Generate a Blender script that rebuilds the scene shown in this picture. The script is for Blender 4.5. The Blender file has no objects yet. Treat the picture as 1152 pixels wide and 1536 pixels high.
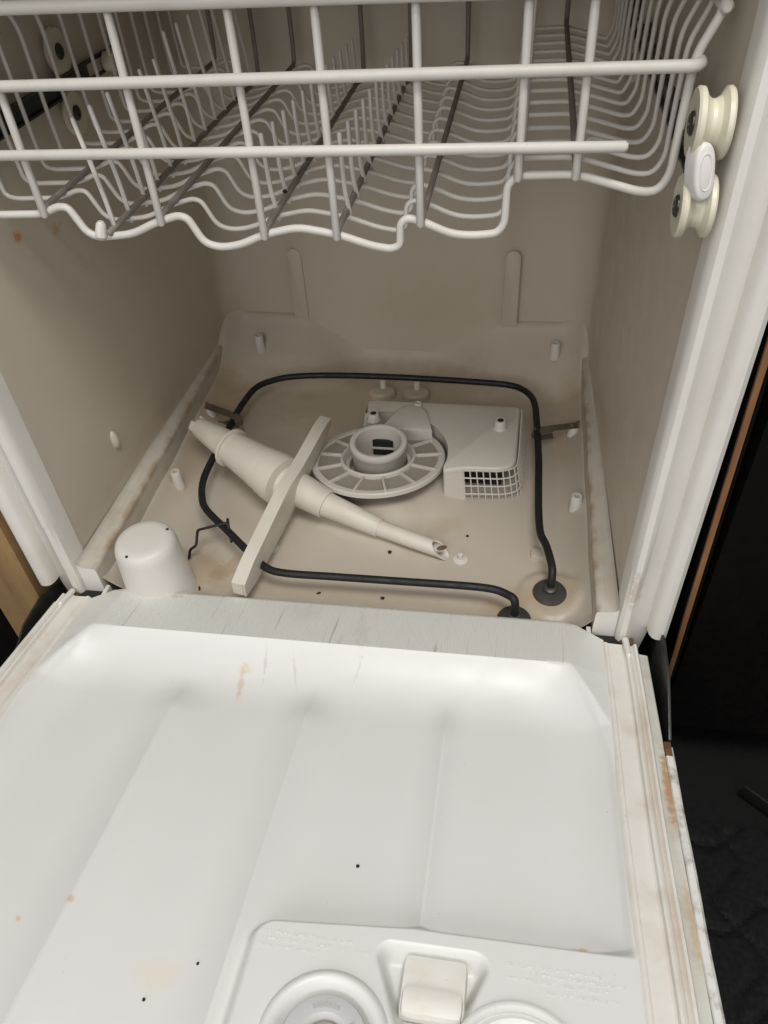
import bpy, math, random
from mathutils import Vector, Matrix
random.seed(7)
R = math.radians
scene = bpy.context.scene
col = scene.collection

# ------------------------------------------------------------------ camera
cam_d = bpy.data.cameras.new('camera')
cam = bpy.data.objects.new('camera', cam_d); col.objects.link(cam)
cam.matrix_world = Matrix(((0.98673, -0.06691, 0.14793, 0.16004),
                           (0.15331, 0.68383, -0.71335, -0.49350),
                           (-0.05342, 0.72657, 0.68502, 0.63629),
                           (0, 0, 0, 1)))
cam_d.sensor_fit = 'HORIZONTAL'; cam_d.sensor_width = 36.0; cam_d.lens = 36.06
cam_d.clip_start = 0.02; cam_d.clip_end = 60
scene.camera = cam

# ------------------------------------------------------------------ world, lamps, exposure
world = bpy.data.worlds.new('World'); scene.world = world; world.use_nodes = True
bg = world.node_tree.nodes['Background']
bg.inputs['Color'].default_value = (1.0, 0.98, 0.945, 1); bg.inputs['Strength'].default_value = 0.29

def area(name, loc, target, sx, sy, power, color):
    l = bpy.data.lights.new(name, 'AREA'); l.shape = 'RECTANGLE'; l.size = sx; l.size_y = sy
    l.energy = power; l.color = color
    o = bpy.data.objects.new(name, l); col.objects.link(o); o.location = loc
    d = Vector(target) - Vector(loc); o.rotation_euler = d.to_track_quat('-Z', 'Y').to_euler()
    return o
area('kitchen_ceiling_lamp', (0.40, -0.70, 1.95), (0, 0.0, 0.0), 0.8, 0.6, 25, (1.0, 0.98, 0.95))
area('room_window', (-0.35, -2.1, 1.45), (0, 0.2, 0.1), 1.6, 1.3, 23, (1.0, 0.985, 0.96))
scene.view_settings.view_transform = 'Standard'
scene.view_settings.look = 'None'
scene.view_settings.exposure = 0.0
scene.view_settings.gamma = 1.0
scene.cycles.adaptive_threshold = 0.02; scene.cycles.max_bounces = 8; scene.cycles.diffuse_bounces = 5; scene.cycles.glossy_bounces = 3

# ------------------------------------------------------------------ materials
class NT:
    def __init__(s, name):
        s.m = bpy.data.materials.new(name); s.m.use_nodes = True
        s.t = s.m.node_tree; s.b = s.t.nodes['Principled BSDF']; s.l = s.t.links
        s.tc = s.t.nodes.new('ShaderNodeTexCoord'); s.cache = {}
    def n(s, kind, **kw):
        nd = s.t.nodes.new(kind)
        for k, v in kw.items():
            if hasattr(nd, k) and not isinstance(v, (tuple,)) and k not in nd.inputs: setattr(nd, k, v)
        return nd
    def noise(s, scale, detail=4, rough=0.55, vec=None):
        key = (scale, detail, rough)
        if vec is None and key in s.cache: return s.cache[key]
        nd = s.t.nodes.new('ShaderNodeTexNoise'); nd.inputs['Scale'].default_value = scale
        nd.inputs['Detail'].default_value = detail; nd.inputs['Roughness'].default_value = rough
        s.l.new(vec if vec else s.tc.outputs['Object'], nd.inputs['Vector'])
        if vec is None: s.cache[key] = nd.outputs['Fac']
        return nd.outputs['Fac']
    def ramp(s, fac, a, b, va=0.0, vb=1.0):
        nd = s.t.nodes.new('ShaderNodeMapRange'); nd.inputs['From Min'].default_value = a; nd.inputs['From Max'].default_value = b
        nd.inputs['To Min'].default_value = va; nd.inputs['To Max'].default_value = vb; nd.interpolation_type = 'SMOOTHSTEP'
        s.l.new(fac, nd.inputs['Value']); return nd.outputs['Result']
    def math(s, op, a, b=None):
        nd = s.t.nodes.new('ShaderNodeMath'); nd.operation = op
        for i, x in enumerate((a, b)):
            if x is None: continue
            if isinstance(x, (int, float)): nd.inputs[i].default_value = x
            else: s.l.new(x, nd.inputs[i])
        return nd.outputs[0]
    def mix(s, fac, a, b):
        nd = s.t.nodes.new('ShaderNodeMix'); nd.data_type = 'RGBA'
        for i, x in ((0, fac), (6, a), (7, b)):
            if isinstance(x, (int, float)): nd.inputs[i].default_value = x
            elif isinstance(x, tuple): nd.inputs[i].default_value = x if len(x) == 4 else x + (1,)
            else: s.l.new(x, nd.inputs[i])
        return nd.outputs[2]
    def stretched(s, scale):
        nd = s.t.nodes.new('ShaderNodeMapping'); nd.inputs['Scale'].default_value = scale
        s.l.new(s.tc.outputs['Object'], nd.inputs['Vector']); return nd.outputs['Vector']
    def blob(s, pos, radii, rotz=0.0, warp=0.4, nscale=90):
        """soft, ragged spot around pos (object space): 1 inside, 0 outside"""
        mp = s.t.nodes.new('ShaderNodeMapping'); mp.vector_type = 'TEXTURE'
        mp.inputs['Location'].default_value = pos; mp.inputs['Rotation'].default_value = (0, 0, rotz); mp.inputs['Scale'].default_value = radii
        s.l.new(s.tc.outputs['Object'], mp.inputs['Vector'])
        ln = s.t.nodes.new('ShaderNodeVectorMath'); ln.operation = 'LENGTH'; s.l.new(mp.outputs['Vector'], ln.inputs[0])
        nz = s.noise(45 if nscale < 80 else 170, 3, 0.65)
        d = s.math('ADD', ln.outputs['Value'], s.math('MULTIPLY', s.math('SUBTRACT', nz, 0.5), warp * 4))
        return s.ramp(d, 1.0, 0.35)
    def bump(s, h, strength=0.2, dist=0.001, prev=None):
        nd = s.t.nodes.new('ShaderNodeBump'); nd.inputs['Strength'].default_value = strength; nd.inputs['Distance'].default_value = dist
        s.l.new(h, nd.inputs['Height'])
        if prev: s.l.new(prev, nd.inputs['Normal'])
        return nd.outputs['Normal']
    def out(s, color=None, rough=0.4, normal=None, metallic=0.0, spec=0.5):
        if color is not None:
            if isinstance(color, tuple): s.b.inputs['Base Color'].default_value = color if len(color) == 4 else color + (1,)
            else: s.l.new(color, s.b.inputs['Base Color'])
        if isinstance(rough, (int, float)): s.b.inputs['Roughness'].default_value = rough
        else: s.l.new(rough, s.b.inputs['Roughness'])
        s.b.inputs['Metallic'].default_value = metallic
        s.b.inputs['Specular IOR Level'].default_value = spec
        if normal: s.l.new(normal, s.b.inputs['Normal'])
        return s.m

def plastic(name, base, edge=None, **kw):
    return _plastic(name, base, edge, **kw)
def _plastic(name, base, edge=None, grime=(0.42, 0.33, 0.24), amount=0.25, rough=0.38, stains=(), scale=9, streak=None, fine=0.0):
    t = NT(name)
    big = t.ramp(t.noise(scale, 6, 0.62), 0.42, 0.78)
    c = t.mix(t.math('MULTIPLY', big, amount), base, grime)
    tone = t.ramp(t.noise(3.1, 3), 0.3, 0.75)
    c = t.mix(t.math('MULTIPLY', tone, 0.16), c, tuple(x * 0.86 for x in base))
    speck = t.ramp(t.noise(330, 2, 0.5), 0.745, 0.80)
    c = t.mix(t.math('MULTIPLY', speck, 0.30), c, (0.16, 0.12, 0.08))
    if streak:
        sv = t.noise(1.0, 5, 0.6, t.stretched(streak))
        c = t.mix(t.math('MULTIPLY', t.ramp(sv, 0.52, 0.75), 0.14 if 'wall' in name else 0.30), c, grime)
    for pos, rad, rz, colr, st, wp, ns in stains:
        c = t.mix(t.math('MULTIPLY', t.blob(pos, rad, rz, wp, ns), st), c, colr)
    if edge:
        sep = t.t.nodes.new('ShaderNodeSeparateXYZ'); t.l.new(t.tc.outputs['Object'], sep.inputs[0])
        g = t.ramp(t.math('ABSOLUTE', sep.outputs['X']), 0.2655, 0.2600)
        g = t.math('MULTIPLY', g, t.ramp(t.noise(38, 4, 0.65), 0.38, 0.62)); g = t.math('MULTIPLY', g, t.ramp(sep.outputs['Z'], 0.036, 0.046))
        c = t.mix(t.math('MULTIPLY', g, 0.6), c, edge)
    r = t.ramp(t.noise(26, 5, 0.6), 0.3, 0.75, rough - 0.06, rough + 0.14)
    nrm = t.bump(t.noise(60, 3), 0.10, 0.002)
    nrm = t.bump(t.noise(900, 2), 0.06 + fine, 0.0004, nrm)
    return t.out(c, r, nrm)

BR = (0.30, 0.17, 0.07); RU = (0.45, 0.20, 0.05); DK = (0.10, 0.07, 0.05); TAN = (0.46, 0.36, 0.25)
M = {}
M['wall'] = plastic('tub_wall_plastic', (0.54, 0.485, 0.405), amount=0.10, streak=(9, 9, 1.6), stains=[
    ((-0.280, 0.103, 0.366), (0.02, 0.010, 0.007), 0, RU, 0.8, 0.35, 120), ((-0.280, 0.16, 0.350), (0.02, 0.016, 0.007), 0, RU, 0.6, 0.4, 120),
    ((-0.27, 0.20, 0.07), (0.03, 0.16, 0.022), 0, TAN, 0.40, 0.3, 40), ((0.27, 0.30, 0.08), (0.03, 0.2, 0.03), 0, TAN, 0.35, 0.3, 40),
    ((-0.25, 0.47, 0.07), (0.05, 0.06, 0.05), 0, TAN, 0.45, 0.3, 30), ((0.05, 0.5, 0.10), (0.12, 0.05, 0.07), 0, TAN, 0.25, 0.35, 25)])
M['floor'] = plastic('tub_floor_plastic', (0.51, 0.455, 0.38), amount=0.16, scale=12, stains=[
    ((0.218, 0.056, 0.0), (0.055, 0.042, 0.03), 0, TAN, 0.85, 0.22, 60), ((0.182, 0.03, 0), (0.05, 0.03, 0.03), 0, TAN, 0.7, 0.25, 60),
    ((-0.165, 0.045, 0), (0.045, 0.05, 0.03), 0.4, TAN, 0.75, 0.35, 55), ((-0.14, 0.06, 0), (0.014, 0.04, 0.02), -0.5, BR, 0.30, 0.4, 90),
    ((-0.235, 0.36, 0.02), (0.05, 0.11, 0.05), 0.1, TAN, 0.9, 0.25, 30), ((-0.24, 0.24, 0.02), (0.03, 0.10, 0.05), 0.0, TAN, 0.6, 0.3, 40),
    ((0.24, 0.36, 0.02), (0.035, 0.12, 0.05), 0.0, TAN, 0.6, 0.3, 40), ((0.0, 0.39, 0.0), (0.26, 0.13, 0.08), 0.0, (0.40, 0.32, 0.22), 0.6, 0.25, 30),
    ((0.0, 0.03, 0.0), (0.2, 0.012, 0.02), 0.0, TAN, 0.45, 0.4, 50), ((0.10, 0.15, 0.01), (0.05, 0.02, 0.03), 0.3, TAN, 0.4, 0.35, 60)])
M['ledge'] = plastic('ledge_plastic', (0.52, 0.485, 0.42), grime=(0.36, 0.25, 0.15), amount=0.4, scale=45, rough=0.5, streak=(60, 5, 20), edge=(0.30, 0.18, 0.085))
M['frame'] = plastic('frame_plastic', (0.72, 0.70, 0.66), amount=0.10, rough=0.34, stains=[
    ((-0.30, 0, 0.04), (0.03, 0.03, 0.07), 0, (0.5, 0.46, 0.4), 0.4, 0.3, 60), ((0.288, 0, 0.09), (0.008, 0.03, 0.03), 0, BR, 0.35, 0.5, 150)])
M['wash'] = plastic('wash_arm_plastic', (0.63, 0.595, 0.525), grime=(0.50, 0.38, 0.26), amount=0.35, rough=0.40, scale=20, stains=[
    ((-0.135, 0.195, 0.065), (0.025, 0.02, 0.02), 0.4, (0.50, 0.34, 0.22), 0.55, 0.4, 70)])
M['filter'] = plastic('filter_plastic', (0.56, 0.53, 0.475), amount=0.2, scale=24)
M['pump'] = plastic('pump_plastic', (0.56, 0.53, 0.475), amount=0.10, scale=15, stains=[((0.075, 0.255, 0.046), (0.012, 0.010, 0.01), 0.4, (0.40, 0.38, 0.35), 0.5, 0.4, 120)])
M['float'] = plastic('float_plastic', (0.64, 0.615, 0.57), amount=0.08)
M['rack'] = plastic('rack_vinyl', (0.60, 0.58, 0.54), amount=0.22, rough=0.42, scale=30)
M['rackdull'] = plastic('rack_vinyl_worn_shaded', (0.20, 0.18, 0.155), amount=0.3, rough=0.55, scale=40)  # dark base colour carries both dirt and shade on the long wires
M['roller'] = plastic('roller_nylon', (0.62, 0.59, 0.47), grime=(0.5, 0.42, 0.27), amount=0.25, scale=40)
M['cap'] = plastic('cap_plastic', (0.64, 0.625, 0.60), amount=0.05)
M['peg'] = plastic('peg_plastic', (0.63, 0.60, 0.55), amount=0.2, scale=40)
M['doorrail'] = plastic('door_rail_plastic', (0.74, 0.72, 0.67), grime=(0.48, 0.36, 0.25), amount=0.45, scale=26, rough=0.36, streak=(70, 3, 30))
M['enamel'] = plastic('door_edge_enamel', (0.66, 0.66, 0.60), grime=(0.42, 0.30, 0.16), amount=0.55, scale=22, rough=0.3, streak=(60, 3, 60), stains=[
    ((0.309, -0.16, -0.008), (0.006, 0.05, 0.02), 0, RU, 0.75, 0.35, 90), ((0.309, -0.27, -0.008), (0.005, 0.04, 0.02), 0, (0.5, 0.33, 0.15), 0.5, 0.4, 90)])
M['chip'] = plastic('door_edge_chipped_paint', (0.76, 0.76, 0.73), grime=(0.20, 0.15, 0.10), amount=0.9, scale=70, rough=0.35)
def mat_door():
    t = NT('door_liner_plastic')
    c = t.mix(t.math('MULTIPLY', t.ramp(t.noise(7, 6, 0.6), 0.45, 0.8), 0.18), (0.715, 0.715, 0.695), (0.62, 0.585, 0.52))
    c = t.mix(t.math('MULTIPLY', t.ramp(t.noise(300, 2), 0.75, 0.80), 0.35), c, (0.2, 0.16, 0.12))
    sep = t.t.nodes.new('ShaderNodeSeparateXYZ'); t.l.new(t.tc.outputs['Object'], sep.inputs[0])
    strip = t.ramp(t.math('SUBTRACT', sep.outputs['Y'], t.math('MULTIPLY', sep.outputs['X'], 0.016)), -0.0535, -0.0525)          # ribbed strip along the hinge edge
    inner = t.math('MULTIPLY', strip, t.ramp(t.math('ABSOLUTE', sep.outputs['X']), 0.238, 0.228))
    c = t.mix(t.math('MULTIPLY', strip, 0.35), c, (0.62, 0.61, 0.55))
    # dirt combed into the ribs in a few places
    rv = t.noise(1.0, 3, 0.6, t.stretched((190, 7, 1)))
    c = t.mix(t.math('MULTIPLY', inner, t.math('MULTIPLY', t.ramp(rv, 0.60, 0.72), 0.55)), c, (0.30, 0.25, 0.19))
    for pos, rad, rz, colr, st, wp, ns in [
        ((-0.072, -0.078, 0), (0.007, 0.007, 0.03), 0, (0.68, 0.52, 0.30), 0.55, 0.45, 160), ((-0.071, -0.095, 0), (0.0035, 0.022, 0.04), 0.12, (0.60, 0.45, 0.29), 0.6, 0.45, 200),
        ((-0.052, -0.072, 0), (0.0018, 0.018, 0.04), 0.1, (0.5, 0.4, 0.32), 0.40, 0.6, 220), ((-0.022, -0.076, 0), (0.0016, 0.024, 0.04), 0.3, (0.5, 0.4, 0.32), 0.35, 0.6, 220),
        ((0.038, -0.070, 0), (0.0014, 0.018, 0.04), -0.25, (0.5, 0.43, 0.36), 0.3, 0.6, 220), ((0.232, -0.297, -0.01), (0.008, 0.0035, 0.02), 0.0, (0.60, 0.38, 0.18), 0.7, 0.45, 220),
        ((-0.046, -0.352, -0.01), (0.022, 0.016, 0.03), 0.2, (0.74, 0.66, 0.54), 0.45, 0.35, 60), ((-0.123, -0.318, -0.01), (0.004, 0.004, 0.02), 0, (0.62, 0.45, 0.28), 0.7, 0.4, 200),
        ((-0.157, -0.332, -0.01), (0.004, 0.0035, 0.02), 0, (0.62, 0.45, 0.28), 0.7, 0.4, 200), ((-0.03, -0.01, 0), (0.03, 0.02, 0.03), 0, (0.5, 0.45, 0.38), 0.22, 0.4, 90),
        ((0.035, -0.03, 0.01), (0.010, 0.03, 0.03), 0.2, (0.48, 0.44, 0.38), 0.22, 0.6, 240), ((-0.17, 0.0, 0), (0.012, 0.006, 0.02), 0, (0.5, 0.40, 0.30), 0.5, 0.4, 140)]:
        c = t.mix(t.math('MULTIPLY', t.blob(pos, rad, rz, wp, ns), st), c, colr)
    wv = t.t.nodes.new('ShaderNodeTexWave'); wv.wave_type = 'BANDS'; wv.bands_direction = 'X'; wv.inputs['Scale'].default_value = 0.314 / 0.0027
    t.l.new(t.tc.outputs['Object'], wv.inputs['Vector'])
    n = t.bump(t.math('MULTIPLY', wv.outputs['Fac'], inner), 0.5, 0.0007)
    n = t.bump(t.noise(45, 3), 0.07, 0.002, n)
    n = t.bump(t.noise(700, 2), 0.05, 0.0004, n)
    return t.out(c, t.ramp(t.noise(24, 5), 0.3, 0.75, 0.30, 0.46), n)
M['door'] = mat_door()
def simple(name, color, rough, metallic=0.0, spec=0.5, vary=0.25, scale=60, bump=0.15):
    t = NT(name)
    c = t.mix(t.math('MULTIPLY', t.ramp(t.noise(scale, 4), 0.3, 0.75), vary), color, tuple(x * 0.45 for x in color))
    return t.out(c, t.ramp(t.noise(scale * 2, 3), 0.3, 0.7, max(0.05, rough - 0.1), min(1, rough + 0.1)), t.bump(t.noise(scale * 6, 3), bump, 0.0006), metallic, spec)
M['element'] = simple('element_sheath', (0.010, 0.010, 0.011), 0.55, 0.0, 0.4)
M['collar'] = simple('collar_metal', (0.10, 0.095, 0.09), 0.45, 0.6)
M['bracket'] = simple('bracket_metal', (0.17, 0.14, 0.115), 0.5, 0.4)
M['wire'] = simple('spring_wire', (0.03, 0.026, 0.022), 0.5, 0.5)
M['screw'] = simple('screw_steel', (0.09, 0.085, 0.08), 0.35, 0.9)
M['railblack'] = simple('rail_black', (0.022, 0.020, 0.020), 0.4, 0.3)
M['gap'] = simple('gap_dark', (0.012, 0.011, 0.010), 0.8)  # near-black colour standing in for shade inside gaps and openings
M['hinge'] = simple('hinge_steel', (0.075, 0.075, 0.073), 0.45, 0.7, vary=0.6)
M['rust'] = simple('rusty_steel', (0.16, 0.09, 0.045), 0.8, 0.1, vary=0.8, scale=120)
M['crumb'] = simple('crumb_dark', (0.020, 0.012, 0.008), 0.8, scale=200)
M['greyring'] = simple('cap_grey', (0.56, 0.56, 0.56), 0.45, vary=0.1)
M['mark'] = simple('moulded_mark', (0.745, 0.74, 0.72), 0.5, vary=0.1)
M['markdark'] = simple('moulded_mark_grey', (0.50, 0.50, 0.50), 0.5, vary=0.1)
M['beige'] = simple('cap_beige', (0.48, 0.43, 0.34), 0.4, vary=0.2)
M['latch'] = plastic('latch_plastic', (0.80, 0.785, 0.73), grime=(0.62, 0.50, 0.34), amount=0.35, scale=40)
M['black'] = simple('cabinet_void_black', (0.0025, 0.0018, 0.0016), 0.75, 0, 0.15, bump=0.05)  # near-black colour carries the darkness of an open cupboard and its gap
M['mat'] = simple('mat_rubber', (0.0035, 0.0035, 0.004), 0.8, 0, 0.3, scale=90)
M['groundfloor'] = simple('floor_vinyl', (0.003, 0.003, 0.003), 0.7, 0, 0.3)
def mat_wood(name, a, b, scale):
    t = NT(name)
    g = t.noise(1.0, 6, 0.6, t.stretched(scale))
    c = t.mix(t.ramp(g, 0.3, 0.7), a, b)
    c = t.mix(t.math('MULTIPLY', t.ramp(t.noise(60, 4), 0.55, 0.8), 0.5), c, tuple(x * 0.4 for x in a))
    return t.out(c, 0.7, t.bump(g, 0.3, 0.001))
M['ply'] = mat_wood('plywood', (0.40, 0.26, 0.12), (0.30, 0.18, 0.08), (60, 60, 5))
M['edge'] = mat_wood('raw_wood_edge', (0.30, 0.15, 0.065), (0.17, 0.075, 0.03), (90, 90, 6))
def mat_screen():
    t = NT('filter_mesh')
    ck = t.t.nodes.new('ShaderNodeTexChecker'); ck.inputs['Scale'].default_value = 900
    t.l.new(t.tc.outputs['Object'], ck.inputs['Vector'])
    c = t.mix(ck.outputs['Fac'], (0.36, 0.325, 0.275), (0.26, 0.225, 0.185))
    c = t.mix(t.math('MULTIPLY', t.ramp(t.noise(40, 4), 0.4, 0.7), 0.4), c, (0.22, 0.15, 0.10))
    return t.out(c, 0.6, t.bump(ck.outputs['Fac'], 0.4, 0.0005))
M['screen'] = mat_screen()

# ------------------------------------------------------------------ geometry helpers
class MB:
    def __init__(s): s.v = []; s.f = []
    def add(s, v, f):
        o = len(s.v); s.v += [tuple(p) for p in v]; s.f += [tuple(i + o for i in q) for q in f]; return s
    def mesh(s, name, angle=35):
        me = bpy.data.meshes.new(name); me.from_pydata(s.v, [], s.f); me.update()
        for p in me.polygons: p.use_smooth = True
        me.set_sharp_from_angle(angle=R(angle))
        return me
    def obj(s, name, mat, parent=None, angle=35, loc=(0, 0, 0), rot=(0, 0, 0)):
        return place(name, s.mesh(name, angle), mat, parent, loc, rot)
def place(name, me, mat, parent=None, loc=(0, 0, 0), rot=(0, 0, 0)):
    if mat is not None and not me.materials: me.materials.append(mat)
    o = bpy.data.objects.new(name, me); col.objects.link(o); o.parent = parent; o.location = loc; o.rotation_euler = rot
    return o
def empty(name, label, cat, loc=(0, 0, 0), rot=(0, 0, 0)):
    o = bpy.data.objects.new(name, None); col.objects.link(o); o.location = loc; o.rotation_euler = rot
    o.empty_display_size = 0.02; o['label'] = label; o['category'] = cat
    return o
def tag(o, label, cat, group=None):
    o['label'] = label; o['category'] = cat
    if group: o['group'] = group
    return o

def box(mb, x0, x1, y0, y1, z0, z1, b=0.0):
    if b <= 0:
        v = [(x, y, z) for z in (z0, z1) for y in (y0, y1) for x in (x0, x1)]
        f = [(0, 2, 3, 1), (4, 5, 7, 6), (0, 1, 5, 4), (2, 6, 7, 3), (0, 4, 6, 2), (1, 3, 7, 5)]
        return mb.add(v, f)
    import bmesh
    bm = bmesh.new(); bmesh.ops.create_cube(bm, size=1)
    for q in bm.verts: q.co = Vector(((x0 + x1) / 2 + q.co.x * (x1 - x0), (y0 + y1) / 2 + q.co.y * (y1 - y0), (z0 + z1) / 2 + q.co.z * (z1 - z0)))
    bmesh.ops.bevel(bm, geom=bm.edges[:], offset=b, segments=2, affect='EDGES', profile=0.6)
    bm.verts.index_update(); mb.add([q.co[:] for q in bm.verts], [[q.index for q in fc.verts] for fc in bm.faces]); bm.free(); return mb
def lathe(mb, prof, n=32, mat=None, cap=True):
    """profile of (r, z) turned about z; mat places it"""
    mat = mat or Matrix(); v = []; f = []
    for r, z in prof:
        for i in range(n):
            a = 2 * math.pi * i / n; v.append(mat @ Vector((r * math.cos(a), r * math.sin(a), z)))
    for k in range(len(prof) - 1):
        for i in range(n):
            j = (i + 1) % n; f.append((k * n + i, k * n + j, (k + 1) * n + j, (k + 1) * n + i))
    if cap:
        if prof[0][0] > 1e-6: f.append(tuple(range(n))[::-1])
        if prof[-1][0] > 1e-6: f.append(tuple((len(prof) - 1) * n + i for i in range(n)))
    return mb.add(v, f)
def axis_mat(p0, p1):
    d = (Vector(p1) - Vector(p0)).normalized()
    return Matrix.Translation(p0) @ d.to_track_quat('Z', 'Y').to_matrix().to_4x4()
def rounded(path, r, n=4):
    P = [Vector(p) for p in path]; out = [P[0]]
    for i in range(1, len(P) - 1):
        a, b, c = P[i - 1], P[i], P[i + 1]
        la, lc = (a - b).length, (c - b).length
        rr = min(r, la * 0.48, lc * 0.48)
        s = b + (a - b).normalized() * rr; e = b + (c - b).normalized() * rr
        for k in range(n + 1):
            t = k / n; out.append(s * (1 - t) ** 2 + b * 2 * t * (1 - t) + e * t * t)
    out.append(P[-1]); return out
def catmull(path, n=5):
    P = [Vector(p) for p in path]; P = [P[0] * 2 - P[1]] + P + [P[-1] * 2 - P[-2]]; out = []
    for i in range(1, len(P) - 2):
        for k in range(n):
            t = k / n; a, b, c, d = P[i - 1:i + 3]
            out.append(0.5 * ((2 * b) + (c - a) * t + (2 * a - 5 * b + 4 * c - d) * t * t + (-a + 3 * b - 3 * c + d) * t ** 3))
    out.append(P[-2]); return out
def tube(mb, path, rad, n=8, dome=True):
    P = [Vector(p) for p in path]; q = [P[0]]
    for p in P[1:]:
        if (p - q[-1]).length > 1e-6: q.append(p)
    P = q; rads = rad if isinstance(rad, (list, tuple)) else [rad] * len(P)
    T = []
    for i in range(len(P)):
        d = P[min(i + 1, len(P) - 1)] - P[max(i - 1, 0)]; T.append(d.normalized())
    up = Vector((0, 0, 1)) if abs(T[0].z) < 0.9 else Vector((0, 1, 0))
    N = T[0].cross(up).normalized(); rings = []
    def ring(c, N, B, r): rings.append([c + (N * math.cos(2 * math.pi * k / n) + B * math.sin(2 * math.pi * k / n)) * r for k in range(n)])
    for i in range(len(P)):
        N = (N - T[i] * N.dot(T[i])).normalized(); B = T[i].cross(N)
        if i == 0 and dome: ring(P[0] - T[0] * rads[0] * 0.55, N, B, rads[0] * 0.55)
        ring(P[i], N, B, rads[i])
        if i == len(P) - 1 and dome: ring(P[i] + T[i] * rads[i] * 0.55, N, B, rads[i] * 0.55)
    v = [p for r_ in rings for p in r_]; f = []
    for k in range(len(rings) - 1):
        for i in range(n):
            j = (i + 1) % n; f.append((k * n + i, k * n + j, (k + 1) * n + j, (k + 1) * n + i))
    f.append(tuple(range(n))[::-1]); f.append(tuple((len(rings) - 1) * n + i for i in range(n)))
    return mb.add(v, f)
def prism(mb, poly, z0, z1, mat=None, inset=0.0):
    """extrude a plan polygon; the top is inset for a softened edge"""
    mat = mat or Matrix(); n = len(poly)
    cx = sum(p[0] for p in poly) / n; cy = sum(p[1] for p in poly) / n
    def ring(z, k):
        o = []
        for x, y in poly:
            d = math.hypot(x - cx, y - cy) or 1; o.append(mat @ Vector((x - (x - cx) / d * k, y - (y - cy) / d * k, z)))
        return o
    rings = [ring(z0, 0), ring(z1 - inset, 0)] + ([ring(z1 - inset * 0.3, inset * 0.3), ring(z1, inset)] if inset else [ring(z1, 0)])
    v = [p for r_ in rings for p in r_]; f = []
    for k in range(len(rings) - 1):
        for i in range(n):
            j = (i + 1) % n; f.append((k * n + i, k * n + j, (k + 1) * n + j, (k + 1) * n + i))
    f.append(tuple(range(n))[::-1]); f.append(tuple((len(rings) - 1) * n + i for i in range(n)))
    return mb.add(v, f)
def sweep_profile(mb, prof, stations, close=False):
    """prof: list of 2D points; stations: functions mapping (a, b) to 3D"""
    v = []; f = []; n = len(prof)
    for st in stations: v += [st(a, b) for a, b in prof]
    m = n if close else n - 1
    for k in range(len(stations) - 1):
        for i in range(m):
            j = (i + 1) % n; f.append((k * n + i, k * n + j, (k + 1) * n + j, (k + 1) * n + i))
    return mb.add(v, f)
def smooth(x):
    x = max(0.0, min(1.0, x)); return x * x * (3 - 2 * x)
def clamp(x): return max(0.0, min(1.0, x))
def lerp(a, b, t): return a + (b - a) * t
def interp(tab, x):
    if x <= tab[0][0]: return tab[0][1]
    for (a, fa), (b, fb) in zip(tab, tab[1:]):
        if x <= b: return lerp(fa, fb, (x - a) / (b - a))
    return tab[-1][1]
def frange(a, b, step):
    n = max(1, round((b - a) / step)); return [a + (b - a) * i / n for i in range(n)]

# ================================================================== THE DISHWASHER
dw = empty('dishwasher', 'old white dishwasher standing open, its empty tub stained and its door let down', 'dishwasher', (0, 0, -0.05))
dw.location = (0, 0, 0)

# ---- tub wall: both sides and the back as one moulded shell
def wall_plan(z):
    lean = 0.075 * max(0, min(0.25, z - 0.06))
    xl, xr, yb, rc = -0.266 + lean, 0.266, 0.508, 0.045
    pts = []
    n = 14
    for i in range(n + 1): t = i / n; pts.append((lerp(-0.281, xl, t), lerp(0.0, yb - rc, t)))
    for i in range(1, 9): a = math.pi - (math.pi / 2) * i / 8; pts.append((xl + rc + rc * math.cos(a), yb - rc + rc * math.sin(a)))
    m = 30
    for i in range(1, m): 
        x = lerp(xl + rc, xr - rc, i / m); pts.append((x, yb - 0.008 * smooth((0.165 - abs(x)) / 0.03)))
    for i in range(0, 8): a = (math.pi / 2) * (1 - i / 8); pts.append((xr - rc + rc * math.cos(a), yb - rc + rc * math.sin(a)))
    for i in range(n + 1): t = i / n; pts.append((lerp(xr, 0.281, t), lerp(yb - rc, 0.0, t)))
    return pts
mb = MB(); zs = [-0.02, 0.02, 0.05, 0.08, 0.12, 0.17, 0.22, 0.28, 0.34, 0.42, 0.5, 0.56, 0.61]
rows = [[(x, y, z) for x, y in wall_plan(z)] for z in zs]; n = len(rows[0])
mb.add([p for r_ in rows for p in r_], [(k * n + i, k * n + i + 1, (k + 1) * n + i + 1, (k + 1) * n + i) for k in range(len(zs) - 1) for i in range(n - 1)])
tubwall = mb.obj('tub_wall', M['wall'], dw, 40)
# raised upright ribs on the back wall
for x0, z0, z1, w in ((-0.148, 0.03, 0.166, 0.0105), (0.156, 0.03, 0.168, 0.0105)):
    poly = [(-w, 0), (w, 0)] + [(w * math.cos(a), (z1 - z0) + w * math.sin(a)) for a in [math.pi * k / 10 for k in range(11)]]
    mb = MB(); prism(mb, poly, 0, 0.0014, Matrix.Translation((x0, 0.5005, z0)) @ Matrix.Rotation(R(90), 4, 'X'), 0.0010)
    mb.obj('wall_rib', M['wall'], tubwall, 50)
mb = MB(); lathe(mb, [(0.0075, 0), (0.007, 0.003), (0.005, 0.0055), (0.0015, 0.007)], 16, Matrix.Translation((-0.2765, 0.136, 0.116)) @ Matrix.Rotation(R(90), 4, 'Y') @ Matrix.Diagonal((1.7, 0.75, 1, 1)))
mb.obj('wall_button', M['wall'], tubwall)
mb = MB(); box(mb, -0.285, 0.285, -0.004, 0.51, 0.605, 0.62); mb.obj('tub_roof', M['wall'], dw)

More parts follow.
